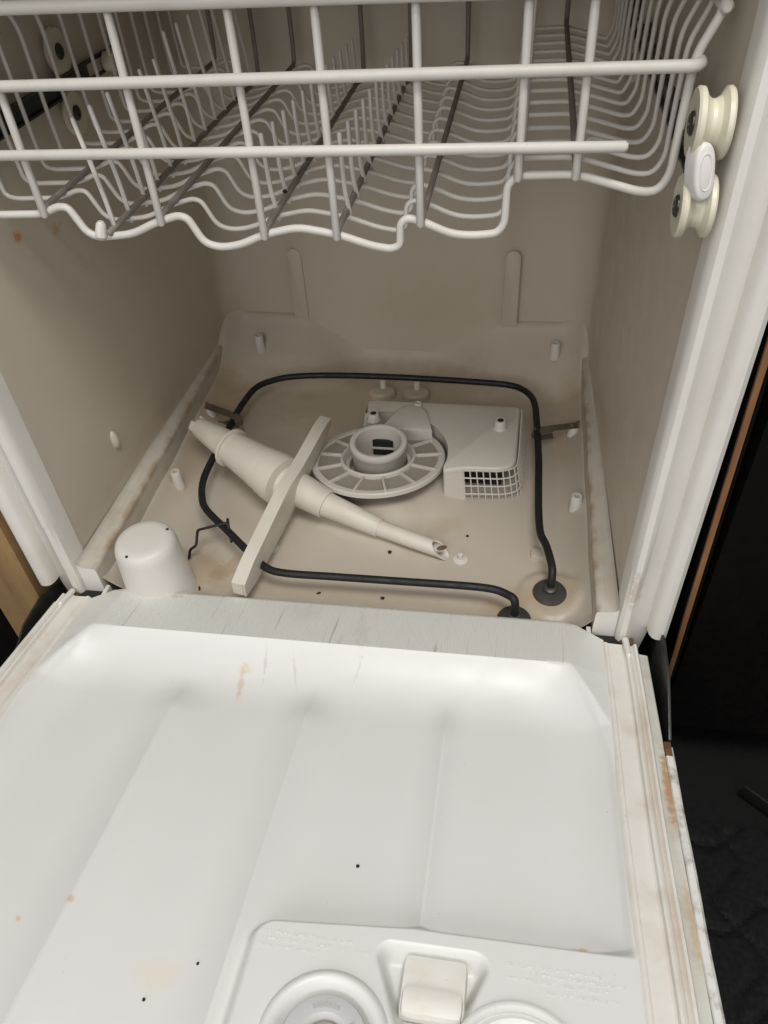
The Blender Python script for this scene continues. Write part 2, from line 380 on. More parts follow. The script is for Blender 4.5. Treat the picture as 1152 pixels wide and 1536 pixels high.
# ---- tub floor: a shallow basin
def floor_z(x, y):
    z = 0.0
    d = max(0.0, 0.258 - abs(x)); z += 0.024 * max(0, 1 - d / 0.032) ** 2
    g = smooth((abs(x) - 0.045) / 0.11)
    z += 0.046 * smooth((y - 0.405) / 0.085) * g
    db = max(0.0, 0.503 - y); z += 0.026 * max(0, 1 - db / 0.038) ** 2
    r_ = math.hypot(x - 0.012, y - 0.222); z += 0.016 * smooth((0.112 - r_) / 0.05)
    z += 0.004 * smooth((0.05 - math.hypot(x - 0.03, y - 0.14)) / 0.03)
    z += 0.005 * smooth((0.038 - math.hypot(x - 0.218, y - 0.056)) / 0.012)
    z += 0.0035 * math.sin(x * 9 + 1) * math.sin(y * 11)
    z += 0.010 * smooth((0.022 - y) / 0.03)
    if y < 0.002: z -= 0.03 * ((0.002 - y) / 0.016) ** 2
    z += 0.006 * smooth((0.07 - math.hypot(x + 0.2, y - 0.02)) / 0.025)
    return z
xs = [-0.272 + 0.544 * i / 160 for i in range(161)]; ys = [-0.014 + 0.528 * i / 160 for i in range(161)]
mb = MB(); n = len(xs)
mb.add([(x, max(y, 0.004 if abs(x) > 0.236 else -1), floor_z(x, max(y, 0.004 if abs(x) > 0.236 else -1))) for y in ys for x in xs], [(j * n + i, j * n + i + 1, (j + 1) * n + i + 1, (j + 1) * n + i) for j in range(len(ys) - 1) for i in range(n - 1)])
tubfloor = mb.obj('tub_floor', M['floor'], dw, 60)
# hollow posts for the element brackets and the old clips
def post(x, y, ztop, r=0.0062, lean=(0, 0)):
    zb = floor_z(x, y) - 0.004
    mb = MB(); m = axis_mat((x - lean[0], y - lean[1], zb), (x, y, ztop)); h = (Vector((x, y, ztop)) - Vector((x - lean[0], y - lean[1], zb))).length
    lathe(mb, [(r * 1.25, 0), (r * 1.1, h * 0.4), (r, h - 0.001), (r * 0.88, h), (r * 0.55, h), (r * 0.5, h - 0.009), (0.0001, h - 0.0095)], 20, m, False)
    return mb.obj('mounting_post', M['peg'], tubfloor)
for a in ((-0.244, 0.188, 0.028), (0.2475, 0.189, 0.028), (-0.2475, 0.333, 0.021), (0.2475, 0.331, 0.021), (-0.207, 0.463, 0.060), (0.222, 0.470, 0.060)): post(*a)
# moulded half-moon feet behind the pump
for x in (-0.018, 0.031):
    poly = [(0.020 * math.cos(a), 0.014 * math.sin(a)) for a in [2 * math.pi * k / 20 for k in range(20)]]
    mb = MB(); prism(mb, poly, -0.01, 0.0075, Matrix.Translation((x, 0.414, 0)), 0.004); o = mb.obj('boss', M['floor'], tubfloor, 50)
    mb = MB(); lathe(mb, [(0.005, 0), (0.0045, 0.014), (0.003, 0.015)], 14, Matrix.Translation((x + 0.001, 0.421, 0.004))); mb.obj('boss_pin', M['peg'], tubfloor)
mb = MB(); box(mb, 0.198, 0.214, 0.108, 0.122, -0.004, 0.006, 0.002); mb.obj('boss', M['floor'], tubfloor)
for x, y in ((0.1205, 0.098), (-0.098, 0.096)):
    mb = MB(); lathe(mb, [(0.0085, 0), (0.0085, 0.002), (0.006, 0.003), (0.0032, 0.0032), (0.0028, 0.010), (0.001, 0.0108)], 18, Matrix.Translation((x, y, floor_z(x, y) - 0.0012))); mb.obj('peg', M['float'], tubfloor)

# ---- the two ledges the lower rack rolled on
for s in (-1, 1):
    def st(y, s=s):
        xo = lerp(0.2795, 0.268, y / 0.46)
        def fn(a, b, y=y, xo=xo):
            x = 0.2585 + (xo - 0.2585) * a + 0.0004 * math.sin(y * 50) * (1 - a)
            return (s * x, y, b)
        return fn
    prof = [(1.0, 0.056), (0.93, 0.0525), (0.8, 0.0510), (0.3, 0.050), (0.10, 0.0495), (0.02, 0.0475), (0.0, 0.045), (-0.02, 0.02), (-0.04, -0.03)]
    mb = MB(); sweep_profile(mb, prof, [st(-0.0004 + 0.4864 * i / 40) for i in range(41)])
    led = mb.obj('ledge', M['ledge'], dw, 50)
    v = [st(-0.0004)(a, b) for a, b in prof] + [(s * 0.2565, -0.0004, -0.06), (s * 0.2800, -0.0004, -0.06)]
    mb = MB(); mb.add([(x, y - 0.0001, z) for x, y, z in v], [tuple(range(len(v)))]); mb.obj('ledge_end', M['frame'], led)

# ---- front frame: one upright each side, with inner bead, flat face and rolled outer edge
for s in (-1, 1):
    prof = [(0.2795, 0.02), (0.2795, 0.002), (0.2806, -0.0050), (0.2835, -0.0085), (0.2885, -0.0090), (0.2925, -0.0060), (0.2950, -0.0030), (0.3095, 0.0035), (0.3125, 0.005), (0.3130, 0.03)]
    def fst(z, s=s):
        k = 1.0 if z > 0.1162 else 0.90
        def fn(a, b):
            bb = b * k if (b < 0 and a < 0.2935) else b
            xx = a - (0.012 * clamp((0.03 - z) / 0.09) if a > 0.3 else 0)
            return (s * xx, bb, z)
        return fn
    mb = MB(); sweep_profile(mb, prof, [fst(z) for z in (-0.06, -0.02, 0.03, 0.07, 0.1158, 0.1166, 0.2, 0.35, 0.55, 0.70)])
    fr = mb.obj('front_frame', M['frame'], dw, 32)
    prof = [(0.3085, 0.004), (0.3088, -0.0020), (0.3100, -0.0072), (0.3122, -0.0108), (0.3160, -0.0128), (0.3212, -0.0128), (0.3250, -0.0100), (0.3265, -0.0045), (0.3265, 0.03)]
    mb = MB(); sweep_profile(mb, prof, [(lambda a, b, z=z, s=s: (s * a, b, z)) for z in (0.030, 0.031, 0.2, 0.4, 0.70)])
    mb.add([(s * a, b, 0.030) for a, b in prof], [tuple(range(len(prof)))])
    mb.obj('outer_strip', M['frame'], fr, 32)
    # black block in place of the shaded gap where the door hinges
    mb = MB(); box(mb, min(s * 0.256, s * 0.287), max(s * 0.256, s * 0.287), -0.026, -0.001, -0.006, 0.016, 0.003); mb.obj('hinge_gap', M['gap'], dw)
    mb = MB(); box(mb, min(s * 0.2525, s * 0.257), max(s * 0.2525, s * 0.257), -0.022, 0.004, 0.0, 0.021, 0.001); mb.obj('seal_end', M['frame'], dw)
    mb = MB(); box(mb, min(s * 0.284, s * 0.298), max(s * 0.284, s * 0.298), -0.02, -0.003, 0.005, 0.019, 0.003); mb.obj('rusty_clip', M['rust'], dw)
    # hinge arm beside the door
    mb = MB(); poly = [(0.02, -0.07), (0.012, 0.03), (-0.02, 0.046), (-0.06, 0.045), (-0.112, 0.022), (-0.118, 0.0), (-0.10, -0.07)]
    m = Matrix.Translation((s * 0.3195, 0, 0)) @ Matrix(((0, 0, s, 0), (1, 0, 0, 0), (0, 1, 0, 0), (0, 0, 0, 1)))
    prism(mb, [(a_, b_ - (0.022 if s < 0 else 0.004)) for a_, b_ in poly], 0, 0.0025, m, 0.0008); mb.obj('hinge_arm', M['hinge'], dw)

# ---- heating element
ez = 0.032
el = [(0.2184, 0.0704), (0.2129, 0.0991), (0.2063, 0.1189), (0.2039, 0.1507), (0.2033, 0.2), (0.203, 0.2451), (0.1996, 0.326), (0.1948, 0.3702), (0.1811, 0.3925), (0.1583, 0.4035), (0.1033, 0.4076), (0.0096, 0.4106), (-0.0859, 0.4087), (-0.1427, 0.4011), (-0.1734, 0.387), (-0.1914, 0.3641), (-0.1989, 0.3083), (-0.1993, 0.2499), (-0.2012, 0.2089), (-0.1998, 0.1706), (-0.1915, 0.1409), (-0.1783, 0.1189), (-0.1444, 0.0889), (-0.1073, 0.056), (-0.083, 0.0366), (-0.0595, 0.0314), (-0.0086, 0.032), (0.0625, 0.0331), (0.1319, 0.0341), (0.1593, 0.0325), (0.1731, 0.0272), (0.1805, 0.0215)]
path = [(0.2183, 0.0565, 0.0), (0.2185, 0.0575, 0.012), (0.219, 0.061, 0.024)] + [(x, y, ez) for x, y in el] + [(0.1825, 0.0195, 0.022), (0.1825, 0.0195, 0.004)]
mb = MB(); tube(mb, catmull(path, 4), 0.0043, 12); elem = mb.obj('heating_element', M['element'], dw)
for x, y in ((0.2183, 0.0563), (0.1825, 0.0195)):
    z = floor_z(x, y) - 0.001
    mb = MB(); lathe(mb, [(0.0175, 0), (0.0178, 0.003), (0.0165, 0.0052), (0.012, 0.0062), (0.0075, 0.0066), (0.0072, 0.0105), (0.0055, 0.0118), (0.004, 0.012)], 36, Matrix.Translation((x, y, z)))
    mb.obj('collar', M['collar'], elem)
def bracket(x0, y0, x1, y1):
    L = math.hypot(x1 - x0, y1 - y0); a = math.atan2(y1 - y0, x1 - x0)
    mb = MB()
    box(mb, -0.004, L + 0.006, -0.006, 0.006, 0.0, 0.0016, 0.0006)
    box(mb, L + 0.0045, L + 0.006, -0.006, 0.006, -0.011, 0.001, 0.0005)
    box(mb, L * 0.45, L + 0.004, -0.009, -0.0075, -0.0115, -0.010, 0.0004)
    v = [(L - 0.028, -0.006, -0.0125), (L + 0.005, -0.006, -0.0125), (L + 0.005, 0.005, -0.0125), (L - 0.022, 0.005, -0.0125)]
    mb.add(v + [(x, y, z + 0.0014) for x, y, z in v], [(3, 2, 1, 0), (4, 5, 6, 7), (0, 1, 5, 4), (1, 2, 6, 5), (2, 3, 7, 6), (3, 0, 4, 7)])
    v = [(-0.004, -0.006, 0), (-0.004, 0.006, 0), (-0.007, 0.0, 0.008)]
    mb.add(v + [(x + 0.0015, y, z) for x, y, z in v], [(0, 1, 2), (5, 4, 3), (0, 3, 4, 1), (1, 4, 5, 2), (2, 5, 3, 0)])
    lathe(mb, [(0.0038, 0.0012), (0.0036, 0.0035), (0.002, 0.0044)], 12, Matrix.Translation((0.003, 0, 0)))
    return mb.obj('bracket', M['bracket'], elem, 30, (x0, y0, 0.0215), (0, -0.22, a))
bracket(-0.2475, 0.333, -0.1945, 0.294); bracket(0.2475, 0.331, 0.2025, 0.302)
mb = MB(); tube(mb, rounded([(-0.186, 0.063, 0.008), (-0.183, 0.066, 0.020), (-0.1765, 0.070, 0.022), (-0.1775, 0.081, 0.030), (-0.1765, 0.0835, 0.034), (-0.1435, 0.0945, 0.0385), (-0.1445, 0.0985, 0.0415), (-0.1415, 0.090, 0.0385), (-0.138, 0.080, 0.022)], 0.004), 0.0016, 8)
mb.obj('support_wire', M['wire'], elem)

# ---- pump cover
pump_poly = [(-0.022, 0.335), (-0.023, 0.309)] + [(0.0095 + 0.086 * math.cos(R(a)), 0.226 + 0.086 * math.sin(R(a))) for a in (106, 90, 74, 58, 42, 26, 10, -6)] + [(0.090, 0.1985), (0.115, 0.206), (0.158, 0.208), (0.170, 0.214), (0.176, 0.226), (0.178, 0.335)]
def offs(poly, k):
    cx, cy = 0.08, 0.27; o = []
    for x, y in poly:
        d = math.hypot(x - cx, y - cy); o.append((x + (x - cx) / d * k, y + (y - cy) / d * k))
    return o
ppoly = [(p.x, p.y) for p in rounded([(x, y, 0) for x, y in pump_poly + [pump_poly[0], pump_poly[1]]], 0.006, 3)[5:-1]]
ptop = 0.046
# roof of the cover with a short skirt
mb = MB(); prism(mb, ppoly, ptop - 0.006, ptop, None, 0.004); pump = mb.obj('pump_cover', M['pump'], dw, 50)
# solid skirt on the filter side
solid = [(-0.022, 0.331), (-0.023, 0.309)] + pump_poly[2:10] + [(0.090, 0.1985), (0.114, 0.2055)]
mb = MB(); v = []; f = []
sp = [(p.x, p.y) for p in rounded([(x, y, 0) for x, y in solid], 0.006, 3)]
for z, k in ((ptop - 0.004, -0.001), (0.018, 0.005), (0.012, 0.006), (-0.004, 0.010)): v += [(x, y, z) for x, y in offs(sp, k)]
n = len(sp)
for k in range(3):
    for i in range(n - 1): f.append((k * n + i, k * n + i + 1, (k + 1) * n + i + 1, (k + 1) * n + i))
mb.add(v, f)
v0 = [p for p in offs([sp[-1]], -0.001) + offs([sp[-1]], 0.010)]
mb.add([(v0[0][0], v0[0][1], ptop - 0.004), (v0[0][0], v0[0][1] + 0.012, ptop - 0.004), (v0[1][0], v0[1][1] + 0.012, -0.004), (v0[1][0], v0[1][1], -0.004)], [(0, 1, 2, 3)])
mb.obj('skirt', M['pump'], pump, 40)
mb = MB(); box(mb, 0.108, 0.160, 0.230, 0.322, -0.003, ptop - 0.012); mb.obj('pump_body', M['gap'], pump)
# grille along the front right corner and the right side
gp = rounded([(0.1145, 0.2055, 0), (0.160, 0.207, 0), (0.1765, 0.215, 0), (0.1785, 0.235, 0), (0.180, 0.330, 0)], 0.016, 6)
seg = [0]; 
for a, b in zip(gp, gp[1:]): seg.append(seg[-1] + (b - a).length)
def gat(s_):
    for i in range(len(gp) - 1):
        if s_ <= seg[i + 1]: return gp[i].lerp(gp[i + 1], (s_ - seg[i]) / (seg[i + 1] - seg[i]))
    return gp[-1]
mb = MB(); zt, zb = ptop - 0.002, -0.001
def flare(z): return 0.009 * (zt - z) / (zt - zb)
def goff(p, k): q = offs([(p.x, p.y)], k)[0]; return q
tot = seg[-1]; nb = int(tot / 0.0076)
for i in range(nb + 1):
    p = gat(tot * i / nb)
    a = goff(p, flare(zt)); b = goff(p, flare(zb)); tube(mb, [(a[0], a[1], zt), (b[0], b[1], zb - 0.002)], 0.00088, 5, False)
for k in range(1, 5):
    z = lerp(zt - 0.001, 0.0105, (k - 1) / 3)
    tube(mb, [(*goff(gat(tot * i / 60), flare(z)), z) for i in range(61)], 0.0010, 5, False)
g = mb.obj('grille', M['pump'], pump); g['kind'] = 'stuff'
for x, y, h in ((-0.0075, 0.293, 0.010), (0.154, 0.287, 0.013), (0.046, 0.3255, 0.006)):
    mb = MB(); rr = 0.0075 if h > 0.008 else 0.005
    lathe(mb, [(rr * 1.25, 0), (rr, 0.003), (rr * 0.9, h - 0.001), (rr * 0.8, h), (rr * 0.55, h), (rr * 0.5, h - 0.004), (0.0001, h - 0.004)], 24, Matrix.Translation((x, y, ptop - 0.001)), False); p = mb.obj('screw_post', M['pump'], pump)
    mb = MB(); lathe(mb, [(0.0001, 0), (rr * 0.6, 0), (rr * 0.62, h - 0.0006 if h > 0.008 else h - 0.003), (rr * 0.4, h + 0.0004 if h > 0.008 else h - 0.003), (0.0001, h + 0.0004 if h > 0.008 else h - 0.003)], 16, Matrix.Translation((x, y, ptop - 0.001)), False); mb.obj('screw', M['crumb'], pump)
# conduit from the cover to the filter hub
mb = MB(); prism(mb, [(p.x, p.y) for p in rounded([(0.004, 0.270, 0), (0.020, 0.312, 0), (0.030, 0.322, 0), (0.050, 0.322, 0), (0.060, 0.312, 0), (0.070, 0.272, 0)], 0.008, 3)], 0.02, 0.0500, None, 0.004); mb.obj('conduit', M['pump'], pump, 50)

# ---- filter ring around the sump
fc = Vector((0.0087, 0.2251, 0.0388)); fn = Vector((-0.0405, 0.1414, 1)).normalized()
fm = Matrix.Translation(fc) @ fn.to_track_quat('Z', 'Y').to_matrix().to_4x4()
fr_loc, fr_rot = fm.to_translation(), fm.to_euler()
RO, RI = 0.082, 0.046
mb = MB()
lathe(mb, [(RO - 0.0085, -0.004), (RO - 0.0085, -0.0012), (RO - 0.0075, 0.0), (RO - 0.0015, 0.0), (RO, -0.0012), (RO, -0.006), (RO - 0.003, -0.008), (RO - 0.004, -0.008)], 72, None, False)
fil = mb.obj('filter_ring', M['filter'], dw, 30, fr_loc, fr_rot)
mb = MB(); lathe(mb, [(RI + 0.001, -0.012), (RI + 0.0005, 0.0015), (RI - 0.001, 0.0028), (RI - 0.0025, 0.0028), (RI - 0.0035, 0.0015), (RI - 0.006, -0.006), (RI - 0.010, -0.008), (RI - 0.010, -0.020)], 64, None, False); mb.obj('inner_rim', M['filter'], fil, 30)
NS = 13; da = 2 * math.pi / NS
mb = MB(); box(mb, RI - 0.001, RO - 0.004, -0.0013, 0.0013, -0.003, 0.0012, 0.0004); spoke_me = mb.mesh('spoke')
def sector(r0, r1, a0, a1, z0, z1, k=6):
    m_ = MB(); poly = [(r1 * math.cos(lerp(a0, a1, i / k)), r1 * math.sin(lerp(a0, a1, i / k))) for i in range(k + 1)] + [(r0 * math.cos(lerp(a1, a0, i / k)), r0 * math.sin(lerp(a1, a0, i / k))) for i in range(k + 1)]
    prism(m_, poly, z0, z1); return m_
scr_me = sector(RI - 0.002, RO - 0.006, 0.005, da - 0.005, -0.0042, -0.0026).mesh('filter_screen', 30)
sol_me = sector(RI - 0.002, RO - 0.006, 0.0, da, -0.0036, -0.0008).mesh('solid_panel', 30)
for i in range(NS):
    a = i * da + 0.12
    place('spoke', spoke_me, M['filter'], fil, (0, 0, 0), (0, 0, a))
    if i in (9, ): place('solid_panel', sol_me, M['filter'], fil, (0, 0, 0), (0, 0, a - da * 0.0))
    else: place('filter_screen', scr_me, M['screen'], fil, (0, 0, 0), (0, 0, a))
# upright cup in the middle
hc = Vector((0.0095, 0.229, 0.0))
mb = MB(); lathe(mb, [(0.0325, 0.012), (0.0325, 0.050), (0.0345, 0.0525), (0.0352, 0.058), (0.0345, 0.0605), (0.0325, 0.0615), (0.0300, 0.0615), (0.0282, 0.060), (0.0275, 0.055), (0.0268, 0.02), (0.0001, 0.019)], 64, Matrix.Translation(hc), False)
hub = mb.obj('hub_cup', M['filter'], dw, 40)
mb = MB(); box(mb, -0.013, 0.013, 0.0, 0.004, 0.021, 0.043); mb.obj('cup_port', M['gap'], hub, 35, (0.0105, 0.2515, 0), (0, 0, 0))  # black block stands in for the shaded inside of the opening
mb = MB(); box(mb, -0.014, 0.014, -0.002, 0.001, 0.031, 0.0335, 0.0006); mb.obj('cup_bar', M['filter'], hub, 35, (0.0105, 0.2515, 0), (0, 0, 0))
mb = MB(); lathe(mb, [(0.07, -0.002), (0.055, 0.018), (0.045, 0.026)], 48, Matrix.Translation((0.0095, 0.226, 0)), False); mb.obj('sump_cone', M['floor'], dw)

# ---- rack slide rails and their rollers
def roller(x_in, s, y, z, rad=0.0195):
    w = 0.0200
    m = Matrix.Translation((s * x_in, y, z)) @ Matrix.Rotation(R(90) * s, 4, 'Y')
    mb = MB(); lathe(mb, [(0.007, 0.0005), (0.012, 0.0), (rad - 0.0012, 0.0), (rad, 0.0014), (rad - 0.0004, 0.0042), (rad * 0.74, 0.0068), (rad * 0.66, 0.0090), (rad * 0.66, 0.0112), (rad * 0.74, 0.0138), (rad - 0.0004, 0.0163), (rad, 0.0188), (rad - 0.001, w), (0.006, w)], 40, m); o = mb.obj('roller', M['roller'], dw, 30)
    mb = MB(); lathe(mb, [(0.0068, 0.002), (0.0066, -0.0005), (0.0052, -0.0016), (0.003, -0.0018), (0.0026, -0.0006), (0.0001, -0.0006)], 20, m, False); mb.obj('screw', M['screw'], o, 30)
    return o
roller(0.2550, 1, 0.006, 0.4850); roller(0.2550, 1, 0.000, 0.4395, 0.0185)
roller(0.2565, 1, 0.36, 0.478); roller(0.2565, 1, 0.355, 0.436, 0.019)
roller(0.2575, -1, 0.238, 0.479); roller(0.2575, -1, 0.236, 0.4285, 0.0195)
for s, ya, zc in ((-1, 0.05, 0.4525), (1, -0.004, 0.4590)):
    prof = [(0.2595, 0.0), (0.2595, 0.002), (0.2625, 0.003), (0.2625, 0.0135), (0.2595, 0.0145), (0.2595, 0.0165), (0.2655, 0.0165), (0.2655, 0.0)]
    mb = MB(); sweep_profile(mb, prof, [(lambda a, b, y=y, s=s, zc=zc: (s * (a - 0.012 * max(0, y - 0.1)), y, zc - 0.0085 + b)) for y in (ya, 0.1, 0.3, 0.485)], True)
    rail = mb.obj('slide_rail', M['railblack'], dw, 30)
    mb = MB(); tube(mb, [(s * 0.2590, ya + 0.01, zc + 0.009), (s * 0.2590, 0.1, zc + 0.009), (s * 0.2545, 0.485, zc + 0.009)], 0.0009, 6); mb.obj('rail_lip', M['hinge'], rail)
    if s > 0:
        poly = []
        for k in range(28):
            a = 2 * math.pi * k / 28; poly.append((0.0066 * math.copysign(abs(math.cos(a)) ** 0.9, math.cos(a)), 0.0160 * math.copysign(abs(math.sin(a)) ** 0.75, math.sin(a))))
        mc = Matrix.Translation((0.2630, -0.012, 0.4640)) @ Matrix.Rotation(R(-8), 4, 'Y') @ Matrix.Rotation(R(78), 4, 'X') @ Matrix.Rotation(R(22), 4, 'Y')
        mb = MB(); prism(mb, poly, -0.008, 0.004, mc, 0.0024)
        mb.obj('rail_cap', M['cap'], rail, 50)
        ring = [mc @ Vector((x * 0.55, y * 0.62, 0.0040)) for x, y in poly]; mb = MB(); tube(mb, ring + [ring[0]], 0.0005, 5, False); mb.obj('cap_mark', M['cap'], rail)
    else:
        mb = MB(); box(mb, -0.262, -0.246, 0.474, 0.492, 0.445, 0.463, 0.003); mb.obj('rail_cap', M['roller'], rail)
        mb = MB(); lathe(mb, [(0.006, 0), (0.011, 0), (0.011, 0.004), (0.006, 0.004)], 24, Matrix.Translation((-0.246, 0.496, 0.462)) @ Matrix.Rotation(R(60), 4, 'X')); mb.obj('clip', M['roller'], rail)
        mb = MB(); lathe(mb, [(0.005, 0), (0.009, 0), (0.009, 0.012), (0.005, 0.012)], 24, Matrix.Translation((-0.2555, 0.315, 0.453)) @ Matrix.Rotation(R(90), 4, 'Y')); mb.obj('clip', M['roller'], rail)

# ================================================================== DOOR (local: x across, -y towards the camera, z out of the liner)
TH = R(11)
VEND = 0.585
def knob_tri(u, v):
    """signed distance into the rounded triangular latch recess (positive inside)"""
    P = [(0.1105, 0.3270), (0.1630, 0.3265), (0.1380, 0.3900)]; ins = 1e9; out = 1e9
    for (x0, y0), (x1, y1) in zip(P, P[1:] + P[:1]):
        ex, ey = x1 - x0, y1 - y0; L = math.hypot(ex, ey); ins = min(ins, (ex * (v - y0) - ey * (u - x0)) / L)
        t = clamp(((u - x0) * ex + (v - y0) * ey) / (L * L)); out = min(out, math.hypot(u - x0 - ex * t, v - y0 - ey * t))
    return 0.0095 + (ins if ins > 0 else -out)
def door_w(u, v):
    au = abs(u)
    crest = interp([(-0.03, -0.008), (-0.012, 0.0060), (-0.0085, 0.0095), (0.0530, 0.0125), (0.078, 0.0085), (0.112, 0.0)], v)
    ue = interp([(-0.01, 0.229), (0.053, 0.2345), (0.108, 0.2655)], v)
    e = 1 - clamp((au - ue) / max(0.002, 0.2685 - ue))
    ridge = crest * e
    x = clamp((v - 0.053) / 0.066); t1 = 1 - (1 - x) ** 2.3
    # pan narrows behind the chamfered corners
    d1 = 0.2675 - au; d2 = -0.869 * (au - 0.2345) + 0.495 * (v - 0.053); kk = 0.03
    hh = clamp(0.5 + 0.5 * (d1 - d2) / kk); dm = lerp(d1, d2, hh) - kk * hh * (1 - hh)
    xx = clamp((dm + 0.002) / 0.048); s_ = (1 - (1 - xx) ** 2.2) * smooth(xx * 6) if v > 0.053 else 0
    far = smooth((VEND - 0.03 - v) / 0.03)
    I = t1 * s_ * far
    w = lerp(ridge, -0.0170, I)
    fade = smooth((v - 0.085) / 0.05)
    ribs = 0
    for uc, h, wd in ((-0.122, 0.0110, 0.044), (0.0015, 0.0110, 0.040), (0.126, 0.0075, 0.024)):
        k = clamp(1 - abs(u - uc) / wd); ribs += h * (k ** 2)
    w += ribs * I * fade
    # detergent module: flat raised platform at the lower right
    du, dv = u - 0.011, v - interp([(0.01, 0.3100), (0.12, 0.3005), (0.265, 0.2985)], u); rc = 0.018
    if du < rc and dv < rc: d = rc - math.hypot(rc - du, rc - dv)
    else: d = min(du, dv)
    p = smooth((d + 0.002) / 0.010)
    if u < 0.0: p = 0
    if p > 0 and au < 0.2675: 
        pl = lerp(w, 0.0008, p)
        blend = smooth((0.2675 - au) / 0.004); w = lerp(w, pl, 1) if au < 0.262 else max(w, pl)
        k = knob_tri(u, v); w -= 0.016 * smooth((k + 0.001) / 0.009)
        for cu, cv, rad in ((0.0765, 0.3815, 0.036), (0.193, 0.3855, 0.041)):
            rr = math.hypot(u - cu, v - cv)
            if cu < 0.1:
                w -= 0.012 * smooth((0.0375 - rr) / 0.004)
            else:
                w -= 0.009 * smooth((0.0400 - rr) / 0.003)
    return w
us = frange(-0.2685, 0.0, 0.0026) + frange(0.0, 0.2685, 0.00135) + [0.2685]
vs = frange(-0.03, -0.0085, 0.003) + frange(-0.0085, 0.053, 0.003) + frange(0.053, 0.291, 0.0025) + frange(0.291, 0.324, 0.0006) + frange(0.324, 0.44, 0.00135) + frange(0.44, VEND, 0.006) + [VEND]
mb = MB(); n = len(us)
def vcut(u, v): return max(v, interp([(0.2285, -0.03), (0.2300, -0.014), (0.2685, 0.003)], abs(u)))
def vsk(u, v): return vcut(u, v) - 0.016 * u * (1 - smooth((v - 0.12) / 0.13))
mb.add([(u, -vsk(u, v), door_w(u, v)) for v in vs for u in us], [(j * n + i, (j + 1) * n + i, (j + 1) * n + i + 1, j * n + i + 1) for j in range(len(vs) - 1) for i in range(n - 1)])
door = mb.obj('door', M['door'], dw, 44, (0, -0.012, 0.02), (-TH, 0, 0))
for s in (-1, 1):
    prof = [(0.2655, -0.0025), (0.2672, 0.0003), (0.2690, 0.0016), (0.2712, 0.0014), (0.2725, 0.0004), (0.2850, 0.0000), (0.2865, 0.0010), (0.2875, 0.0042), (0.2895, 0.0050), (0.2915, 0.0040), (0.2925, 0.0006), (0.2940, -0.0012), (0.2955, 0.0002), (0.2965, 0.0020), (0.2985, 0.0024), (0.2998, 0.0006), (0.3003, -0.006)]
    mb = MB(); sweep_profile(mb, prof, [(lambda a, b, v=v, s=s: (s * (a + 0.0005 * math.sin(v * 23)), -v, b)) for v in [0.003 + (VEND - 0.003) * i / 30 for i in range(31)]]); 
    n0 = [(s * a, -0.003, b) for a, b in prof]; mb.add(n0 + [(s * 0.3003, -0.003, -0.012), (s * 0.2655, -0.003, -0.012)], [tuple(range(len(prof) + 2))])
    mb.obj('side_channel', M['doorrail'], door, 30)
    prof = [(0.3000, -0.004), (0.3006, -0.0072), (0.3100, -0.0085), (0.3108, -0.0095), (0.3110, -0.04)]
    mb = MB(); sweep_profile(mb, prof, [(lambda a, b, v=v, s=s: (s * a, -v, b)) for v in [0.006 + (VEND - 0.006) * i / 20 for i in range(21)]]); mb.obj('side_ledge', M['enamel'], door, 30)
    prof = [(0.3104, -0.0086), (0.3112, -0.0072), (0.3158, -0.0076), (0.3164, -0.0086), (0.3166, -0.0105), (0.3172, -0.0108), (0.3176, -0.0098), (0.3181, -0.0106), (0.3184, -0.05)]
    mb = MB(); sweep_profile(mb, prof, [(lambda a, b, v=v, s=s: (s * (a + 0.0003 * math.sin(v * 61)), -v, b)) for v in [0.116 + (VEND - 0.116) * i / 24 for i in range(25)]])
    n0 = [(s * a, -0.116, b) for a, b in prof]; mb.add(n0 + [(s * 0.3104, -0.116, -0.05)], [tuple(range(len(prof) + 1))])
    mb.obj('panel_edge', M['chip'], door, 30)
    mb = MB(); box(mb, min(s * 0.3105, s * 0.3165), max(s * 0.3105, s * 0.3165), -0.128, -0.113, -0.011, -0.0066, 0.0012); mb.obj('rusty_patch', M['rust'], door)
    # little upright seal stop at the hinge end
    mb = MB(); tube(mb, [(s * 0.2885, 0.000, 0.004), (s * 0.2895, -0.024, 0.0055)], [0.0034, 0.0026], 10); mb.obj('seal_end', M['frame'], door)
mb = MB(); box(mb, -0.3182, 0.3182, -VEND, -0.116, -0.056, -0.050); mb.obj('outer_panel', M['chip'], door)
# latch lever in the triangular recess
mb = MB(); box(mb, 0.1180, 0.1600, -0.3590, -0.3215, -0.016, -0.0025, 0.005)
box(mb, 0.1195, 0.1585, -0.3600, -0.3420, -0.010, 0.0010, 0.005); mb.obj('latch', M['latch'], door, 50)
mb = MB(); box(mb, 0.1210, 0.1540, -0.3900, -0.3590, -0.0175, -0.0115, 0.002); mb.obj('latch_plate', M['greyring'], door, 50)
